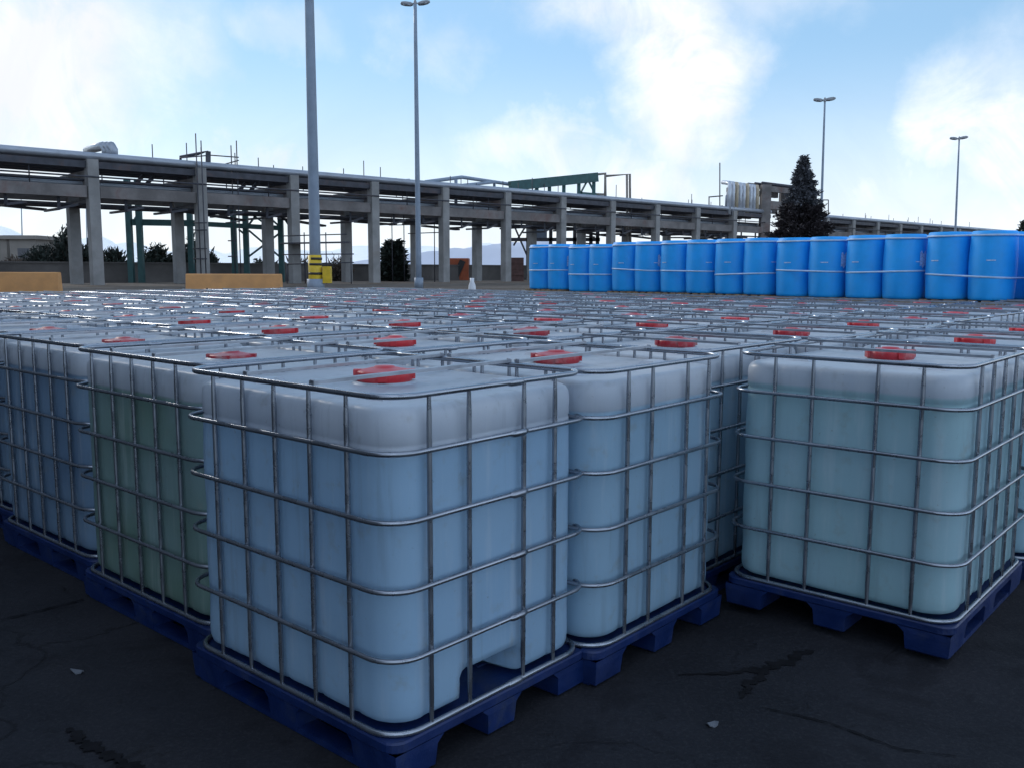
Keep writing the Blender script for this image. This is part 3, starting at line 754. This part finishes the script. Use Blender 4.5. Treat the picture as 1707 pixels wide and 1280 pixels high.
# ------------------------------------------------------------------ steel trestle standing under and behind the rack
tr = empty('steel_trestle', at(300, 455, 58)); tr.location.z = GZ
m_posts = []
for x, yt in ((219, 300), (236, 300), (320, 345), (392, 330), (412, 330), (470, 335)):
    p = at(x, 455, 60 if x > 300 else 57); q = at(x, yt, p.y); m = MB(); m.bar((p.x, p.y, GZ - .2), (p.x, p.y, q.z), .32, .32); part(m, 'post', MT['green'], tr)
m = MB(); m.bar(at(219, 371, 57), at(330, 373, 59), .3, .38); m.bar(at(320, 373, 59), at(470, 381, 60), .3, .3); m.bar(at(392, 340, 60), at(475, 346, 60), .3, .3); part(m, 'beam', MT['green'], tr)
m = MB()
for a_, b_ in (((415, 375), (438, 345)), ((415, 385), (468, 430)), ((415, 428), (468, 388)), ((440, 355), (468, 380)), ((415, 355), (440, 372)), ((398, 383), (412, 395)), ((471, 360), (484, 380)), ((219, 376), (227, 362)), ((236, 376), (228, 362)), ((392, 352), (380, 345))):
    m.bar(at(a_[0], a_[1], 60), at(b_[0], b_[1], 60), .11, .11)
part(m, 'brace', MT['green'], tr)
tag(tr, 'dark green steel trestle with cross bracing behind the left half of the pipe rack', 'trestle')
tr2 = empty('support_frame', at(930, 455, 78)); tr2.location.z = GZ
for x in (880, 918, 958, 968, 985, 996): m = MB(); p = at(x, 400, 80); m.bar((p.x, p.y, GZ), (p.x, p.y, 6.2), .3, .3); part(m, 'post', MT['darkpipe'], tr2)
m = MB(); m.bar(at(850, 400, 80), at(1000, 400, 80), .3, .3); m.bar(at(850, 372, 80), at(1000, 374, 80), .2, .2); m.bar(at(855, 372, 80), at(880, 430, 80), .15, .15); m.bar(at(880, 372, 80), at(856, 410, 80), .15, .15)
for k in range(6): m.bar(at(962, 375 + k * 6, 80), at(992, 378 + k * 6, 80), .12, .12)
part(m, 'beam', MT['darkpipe'], tr2)
m = MB(); a_ = at(890, 398, 81); b_ = at(912, 372, 81); m.box((a_.x, 81, a_.z), (b_.x, 82.5, b_.z)); part(m, 'tank_panel', MT['pole'], tr2)
tag(tr2, 'dark steel support frame under the pipe rack just above the leftmost blue drums', 'steel frame')

# ------------------------------------------------------------------ scaffolds
def scaffold(name, Y, verts, hors, label, zb=GZ, base_anchor=None):
    x0 = verts[0][0]; r = empty(name, at(x0, 455, Y)); r.location.z = zb
    m = MB()
    for (x, yt, yb) in verts:
        for dy in (0, 1.4): p = at(x, yt, Y + dy); q = at(x, yb, Y + dy); m.tube([p, (p.x, p.y, q.z if yb < 460 else zb - .05)], .035, 5)
    part(m, 'upright', MT['darkpipe'], r)
    m = MB()
    for (xa, ya_, xb, yb_, pl) in hors:
        for dy in (0, 1.4): m.tube([at(xa, ya_, Y + dy), at(xb, yb_, Y + dy)], .035, 5)
        if pl: p = at(xa + 3, ya_, Y); q = at(xb - 3, yb_, Y); m.bar(p + Vector((0, .7, .05)), q + Vector((0, .7, .05)), 1.2, .05)
    part(m, 'ledger', MT['darkpipe'], r)
    tag(r, label, 'scaffold')
scaffold('scaffold', rk(1.15).y - 1.0, [(326, 223, 470), (335, 235, 470)], [(300, 264, 345, 260, 0), (322, 372, 345, 372, 0), (322, 384, 345, 384, 0), (322, 415, 345, 415, 0), (322, 432, 345, 432, 0)], 'tube scaffold wrapped round the second pillar of the rack')
scaffold('scaffold', rk(1.6).y - .8, [(385, 243, 470), (394, 235, 470)], [(345, 259, 398, 263, 0), (376, 274, 398, 268, 0), (376, 372, 400, 370, 0), (380, 402, 394, 402, 0), (380, 428, 396, 428, 0)], 'slim tube scaffold with two tall uprights rising above the rack')
scaffold('scaffold', rk(1.9).y - 1.0, [(478, 440, 470), (507, 388, 470), (518, 388, 470), (543, 388, 470), (585, 430, 470)], [(472, 394, 578, 391, 0), (466, 407, 582, 405, 1), (470, 425, 590, 424, 0), (478, 441, 590, 438, 0)], 'low tube scaffold of planks around the base of the thick lamp mast')
scaffold('scaffold', rk(4.1).y + .5, [(653, 355, 470), (673, 355, 470), (724, 368, 470)], [(649, 376, 735, 374, 0), (676, 366, 735, 366, 0), (680, 390, 735, 388, 0)], 'thin tube scaffold right of the slim lamp post under the rack')
scaffold('scaffold', rk(8.3).y + 1, [(1020, 385, 395), (1040, 385, 395), (1072, 385, 395)], [(1015, 383, 1085, 384, 0), (1015, 392, 1085, 392, 0)], 'scaffold rails under the rack behind the blue drums')

# ------------------------------------------------------------------ lamp masts
def lamp_head(c, s, tilt, name='lamp', root=None, ang=0):
    m = MB(); L = .95 * s; W_ = .36 * s; H = .30 * s
    prof = [(-.5, .35, .3), (-.42, .8, .75), (-.1, 1, 1), (.3, .85, .9), (.5, .45, .4)]
    vs = []
    for t, wf, hf in prof:
        for a in range(10): th = 2 * math.pi * a / 10; vs.append(Vector((t * L, W_ * wf * math.cos(th) * .5, H * hf * math.sin(th) * .6)))
    M4 = Matrix.Translation(c) @ Matrix.Rotation(ang, 4, 'Z') @ Matrix.Rotation(tilt, 4, 'Y')
    fs = [(j*10+i, j*10+(i+1)%10, (j+1)*10+(i+1)%10, (j+1)*10+i) for j in range(4) for i in range(10)] + [list(range(10))[::-1], [40+i for i in range(10)]]
    m.add([M4 @ v for v in vs], fs, 0, True); o = part(m, 'lamp_head', MT['lamp'], root)
    g = MB(); g.box((-.3 * L, -.14 * s, -.1 * s), (.3 * L, .14 * s, -.075 * s), 0, Matrix.Translation(c) @ Matrix.Rotation(ang, 4, 'Z') @ Matrix.Rotation(tilt, 4, 'Y'))
    g.v = [tuple(Vector(v) - root.location) for v in g.v]; gg = g.build('lens', MT['glass'], o)
    return o
def lamp_post(x, yt, Y, label, r0, r1, s, xtop=None, spread_=.62, heads=2):
    p = at(x, 455, Y); zt = at(xtop or x, yt, Y); root = empty('lamp_post', (p.x, Y, GZ)); tp = Vector((zt.x, Y, zt.z))
    m = MB(); H = zt.z - GZ; n = 8
    m.tube([(p.x + (tp.x - p.x) * t / n, Y, GZ + H * t / n) for t in range(n + 1)], [r0 + (r1 - r0) * (t / n) for t in range(n + 1)], 12)
    m.tube([(p.x, Y, GZ + .02), (p.x, Y, GZ + .5)], r0 * 1.5, 12)
    part(m, 'pole', MT['pole'], root)
    if heads:
        m = MB(); m.bar(tp + Vector((-spread_ * s, 0, .02)), tp + Vector((spread_ * s, 0, .06)), .07 * s, .07 * s); m.lathe([(.12 * s, -.1), (.12 * s, .1), (.02, .2)], 8, tuple(tp)); part(m, 'bracket', MT['lamp'], root)
        lamp_head(tp + Vector((-spread_ * s * 1.0, 0, .02)), s, R(4), root=root, ang=R(6)); lamp_head(tp + Vector((spread_ * s * 1.0, .2, .12)), s, R(-9), root=root, ang=R(-8))
    tag(root, label, 'lamp post', 'tall yard lamp posts'); return root
mast = lamp_post(526, -330, 33, 'thick grey lamp mast with a yellow and black striped foot left of centre', .21, .13, 1.0, xtop=508, heads=2)
m = MB(); q = mast.location
for z0, z1, mt in ((GZ + .0, 2.06, 'yellow'),):
    m.tube([(q.x, q.y, GZ), (q.x - .015, q.y, 2.15)], .245, 16)
part(m, 'painted_foot', MT['yellow'], mast)
m = MB()
for z0 in (1.45, 1.78, 1.98): m.tube([(q.x, q.y, z0), (q.x, q.y, z0 + .085)], .252, 16)
part(m, 'black_band', MT['black'], mast)
m = MB(); m.box((q.x + .28, q.y - .15, 1.15), (q.x + .56, q.y + .15, 1.75)); m.bar((q.x + .2, q.y, 1.4), (q.x + .3, q.y, 1.4), .06, .06); part(m, 'switch_box', MT['yellow'], mast)
lamp_post(698, 8, 40, 'slim grey lamp post with a double head in the middle of the yard', .13, .07, .56, xtop=692)
lamp_post(1366, 168, 62, 'double headed lamp post rising behind the spruce tree', .11, .06, .70, xtop=1375)
lamp_post(1590, 232, 78, 'double headed lamp post furthest to the right', .11, .06, .74, xtop=1599)

# ------------------------------------------------------------------ yellow concrete barriers, white can
def barrier(xl, xr, yt, Y, label):
    a_, b_ = at(xl, yt, Y), at(xr, yt, Y); c = (a_ + b_) / 2; L = (b_ - a_).length; gz = ground_z(c.x, Y); H = c.z - gz
    r = empty('concrete_barrier', (c.x, Y, gz)); m = MB(); prof = [(-.30, -.03), (-.30, .08), (-.17, .30), (-.10, H - .03), (-.08, H), (.08, H), (.10, H - .03), (.17, .30), (.30, .08), (.30, -.03)]
    vs = [(s * L / 2 * (1 if z < H - .01 else .995), y, z) for s in (-1, 1) for y, z in prof]; n = len(prof)
    m.add(vs, [(i, i+1, n+i+1, n+i) for i in range(n-1)] + [list(range(n)), [n + i for i in range(n)][::-1]])
    m.build('body', MT['barrier'], r)
    for t in (-.27, .29):
        m = MB(); m.lathe([(.045, 0), (.045, .02), (0, .02)], 10); o = m.build('lifting_hole', MT['black'], r); o.rotation_euler = (R(78), 0, 0); o.location = (t * L, -.17 + (.42 - .30) * .07 / (H - .33) * 1.0 - .005, .44)
    tag(r, label, 'barrier', 'yellow concrete barriers'); return r
barrier(-62, 99, 454, 29.5, 'ochre yellow concrete barrier cut by the left edge of the photo')
barrier(311, 469, 457, 30.5, 'ochre yellow concrete barrier whole, left of the thick lamp mast')
c = at(787, 484, 24); gz = ground_z(c.x, 24)
r = empty('plastic_bollard', (c.x, 24, gz)); m = MB(); hh = at(787, 464, 24).z - gz
m.lathe([(.0, 0), (.15, 0), (.155, .03), (.13, .06), (.12, hh * .6), (.09, hh * .86), (.055, hh * .93), (.055, hh), (0, hh)], 14); m.build('body', MT['white'], r)
tag(r, 'white plastic marker standing beyond the tanks below the rack', 'bollard')

# ------------------------------------------------------------------ low wall, buildings, container
wl = MB()
for n in range(-3, 26):
    a_, b_ = rk(n * .9, 9, 0), rk(n * .9 + .9, 9, 0); a_.z = b_.z = (GZ - .2 + 2.0) / 2
    wl.bar(a_, b_, .3, 2.0 - GZ + .2); a_.z = b_.z = 2.03; wl.bar(a_, b_, .42, .09)
tag(wl.build('boundary_wall', MT['wall']), 'low dark boundary wall running behind the pipe rack', 'wall')
def hut(xl, xr, yt, Y, label, zroof=.35):
    a_, b_ = at(xl, yt, Y), at(xr, yt, Y); r = empty('hut', ((a_.x + b_.x) / 2, Y, GZ)); w_ = b_.x - a_.x; h = a_.z - GZ
    m = MB(); m.box((-w_/2, 0, -.1), (w_/2, 5, h - zroof)); m.build('wall', MT['beige'], r)
    m = MB(); m.box((-w_/2 - .35, -.35, h - zroof + .003), (w_/2 + .35, 5.35, h)); m.build('roof', MT['beige'], r)
    m = MB(); m.box((-w_ * .2, -.04, h * .45), (w_ * .25, -.003, h * .7)); m.build('window', MT['roofdark'], r)
    tag(r, label, 'hut')
hut(15, 58, 393, 85, 'small beige flat roofed hut behind the left shrubs')
hut(-40, 10, 393, 88, 'beige hut cut by the left edge of the photo')
a_ = at(748, 431, 76); b_ = at(781, 452, 76); r = empty('container', ((a_.x + b_.x) / 2, 76, GZ)); w_ = b_.x - a_.x; h = a_.z - GZ
m = MB(); m.box((-w_/2, 0, 0), (w_/2, 2.4, h))
for k in range(12): x = -w_/2 + w_ * (k + .5) / 12; m.box((x - .03, -.04, .1), (x + .03, -.002, h - .1))
m.build('body', MT['orange'], r); m = MB(); m.bar((-.2, -.08, .4), (.35, -.08, h - .2), .06, .5); m.build('dark_mark', MT['black'], r)
tag(r, 'orange steel container under the pipe rack', 'container')
a_ = at(852, 430, 70); b_ = at(873, 456, 70); r = empty('crate', ((a_.x + b_.x) / 2, 70, GZ)); w_ = b_.x - a_.x; h = a_.z - GZ
m = MB(); m.box((-w_/2, 0, 0), (w_/2, 1.5, h)); [m.box((-w_/2 - .01, -.05, h * k / 4), (w_/2 + .01, -.002, h * k / 4 + .06)) for k in range(4)]
m.build('body', mat("rusty_steel", (.09, .045, .04), .8, 0, .3, 4), r); tag(r, 'dark rusty steel crate left of the blue drums', 'crate')
# street light thin poles in the distance at left
for x, yt, Y in ((38, 325, 110), (146, 325, 120)):
    p = at(x, 450, Y); q = at(x - 3, yt, Y); r = empty('distant_pole', (p.x, Y, GZ)); m = MB(); m.tube([(0, 0, 0), (q.x - p.x, 0, q.z - GZ)], [.09, .05], 6); m.bar((q.x - p.x - .5, 0, q.z - GZ), (q.x - p.x + .5, 0, q.z - GZ), .15, .1)
    m.build('pole', MT['pole'], r); tag(r, 'thin distant pole %s the left-hand rack pillars' % ('left of' if x < 100 else 'between'), 'pole')

# ------------------------------------------------------------------ vegetation
def leaf_cloud(mb, pts, size, rnd, mi=0, along=None, thin=.35):
    for p in pts:
        d = Vector((rnd.gauss(0, 1), rnd.gauss(0, 1), rnd.gauss(0, 1)))
        if along is not None: d = along(p) + d * .45
        d.normalize(); s = size * rnd.uniform(.5, 1.4); a = d.cross(Vector((rnd.random(), rnd.random(), rnd.random()))).normalized() * s * thin
        mb.add([p - a, p + a, p + d * s * 1.1 + a * .15, p + d * s * 1.1 - a * .15], [(0, 1, 2, 3)], mi)
def conifer(x, yt, yb, wpx, Y, label, cone=1.0, n=5200, leaf=.32, m1='foliage', m2=None, split=None, name='conifer', seed=1, prof=None):
    rnd = random.Random(seed); p0 = at(x, yb, Y); top = at(x, yt, Y).z; H = top - GZ; Rr = wpx / 2 / F_PX * Y
    r = empty(name, (p0.x, Y, GZ)); mb = MB(); mb.tube([(0, 0, -.1), (.02, 0, H * .4), (0, .02, H * .96)], [Rr * .07 + .06, Rr * .05 + .03, .02], 8); mb.build('trunk', MT['trunk'], r)
    c1 = MB(); c2 = MB(); br = []
    prof = prof or (lambda t: (1 - t) ** .8 * (1 if t > .1 else .75 + 2.5 * t))
    nb = 260
    for k in range(nb):
        t = (k + .5) / nb; rad = Rr * prof(t); a = k * 2.39996 + rnd.uniform(-.3, .3); L = rad * rnd.uniform(.72, 1.04)
        base = Vector((0, 0, H * t)); tip = Vector((math.cos(a) * L, math.sin(a) * L, H * t + L * rnd.uniform(-.2, .2)))
        br.append((base, tip, t))
    tot = sum((b[1] - b[0]).length + .1 for b in br)
    for base, tip, t in br:
        L = (tip - base).length; m_ = int(n * (L + .1) / tot); tgt = c2 if (m2 and t > split + rnd.uniform(-.04, .04)) else c1
        pts = []
        for _ in range(m_):
            s = rnd.random() ** .6; w_ = (.10 * Rr * (1.1 - s * .6)) * (.35 + .65 * prof(t)) + .03; q = base.lerp(tip, s) + Vector((rnd.gauss(0, w_), rnd.gauss(0, w_), rnd.gauss(0, w_ * .8))); pts.append(q)
        leaf_cloud(tgt, pts, leaf, rnd, along=lambda q, d=(tip - base).normalized(): d)
    c1.build('crown', MT[m1], r)
    if m2: c2.build('crown_top', MT[m2], r)
    tag(r, label, 'tree' if H > 2.5 else 'shrub'); return r
sp_prof = interp([(0, .9), (.2, 1.0), (.41, .96), (.58, .69), (.71, .47), (.77, .37), (.875, .23), (.96, .09), (1, .02)])
conifer(1333, 262, 440, 104, 50, 'tall dark spruce with a thin frosted top behind the blue drums', n=34000, leaf=.13, m1='spruce', m2='silver', split=.64, prof=sp_prof, seed=4, name='spruce_tree')
conifer(656, 404, 462, 45, 68, 'round dark conifer bush under the middle of the rack', prof=lambda t: math.sqrt(max(0, 1 - (t * .92) ** 2.6)) * .98, n=4500, leaf=.3, seed=6, name='conifer_shrub')
conifer(1700, 370, 440, 22, 90, 'dark conifer tip at the right edge behind the drums', n=1500, seed=8, name='conifer')
def shrub(x, yt, yb, wpx, Y, label, seed, n=70, leaves=26, mt='foliage', spike=.9, name='shrub'):
    rnd = random.Random(seed); p0 = at(x, yb, Y); H = at(x, yt, Y).z - GZ; Rr = wpx / 2 / F_PX * Y
    r = empty(name, (p0.x, Y, GZ)); st = MB(); cr = MB()
    for k in range(n):
        a = rnd.uniform(0, 6.283); f = rnd.random() ** .6; zt = H * (1 - .55 * f ** 1.5) * rnd.uniform(.72, 1.05); tip = Vector((math.cos(a) * Rr * f, math.sin(a) * Rr * f * .6, zt)); b_ = Vector((tip.x * .25, tip.y * .25, 0))
        mid = (b_ + tip) / 2 + Vector((0, 0, .1 * H)); st.tube([b_, mid, tip], [.03, .02, .008], 4)
        d = (tip - mid).normalized(); pts = []
        for _ in range(leaves):
            s = rnd.random(); q = (b_.lerp(mid, s * 2) if s < .5 else mid.lerp(tip, s * 2 - 1)) + Vector((rnd.gauss(0, .16), rnd.gauss(0, .16), rnd.gauss(0, .12))) * (1.3 - s * .9); pts.append(q)
        leaf_cloud(cr, pts, .30, rnd, along=lambda q, d=d: d * spike, thin=.28)
    st.build('stem', MT['trunk'], r); cr.build('crown', MT[mt], r); tag(r, label, 'shrub', 'dark shrubs along the boundary wall')
shrub(112, 378, 446, 110, 66, 'largest spiky dark shrub behind the first rack pillars', 1, 150)
shrub(62, 408, 448, 70, 64, 'low spiky shrub left of the largest one, by the hut', 2, 80)
shrub(185, 408, 448, 60, 64, 'low dark shrub right of the first front pillar', 3, 80)
shrub(262, 404, 448, 66, 66, 'dark rounded shrub between the first and second front pillars', 4, 110, spike=.3)
shrub(322, 388, 448, 34, 66, 'upright dark shrub behind the scaffolded pillar', 5, 90, spike=.5)
shrub(352, 420, 448, 26, 66, 'small dark shrub just right of the scaffolded pillar', 6, 50)
shrub(440, 430, 450, 70, 66, 'low dark shrub at the foot of the green trestle', 7, 60)
shrub(500, 412, 450, 60, 68, 'bare brown shrub behind the striped mast foot', 8, 60, 5, 'dry')
shrub(562, 425, 450, 60, 68, 'sparse brown shrub right of the striped mast foot', 9, 60, 5, 'dry')
shrub(22, 425, 452, 40, 60, 'low grey shrub in front of the huts at the far left', 10, 60, 8, 'dry')

# ------------------------------------------------------------------ litter on the asphalt
def litter(x, y, L, W_, label, seed, ang, m='paper'):
    rnd = random.Random(seed); q = gp(x, y); r_ = []
    n = 9; mb = MB(); vs = []
    for dz in (0, .004):
        for k in range(n): a = 2 * math.pi * k / n; f = random.Random(seed * 9 + k).uniform(.7, 1.15); vs.append((math.cos(a) * L / 2 * f, math.sin(a) * W_ / 2 * f, dz + .006 * math.sin(2 * a + 1) + .006))
    mb.add(vs, [list(range(n))[::-1], [n + k for k in range(n)]] + [(k, (k+1) % n, n + (k+1) % n, n + k) for k in range(n)])
    o = mb.build('litter', MT[m]); o.location = (q[0], q[1], ground_z(*q)); o.rotation_euler = (0, 0, ang); tag(o, label, 'litter')
litter(1186, 1209, .055, .035, 'pale scrap lying on the asphalt below the gap between the tanks', 3, .2)
litter(128, 1121, .075, .022, 'thin pale twig on the dark asphalt at lower left', 5, -.4)
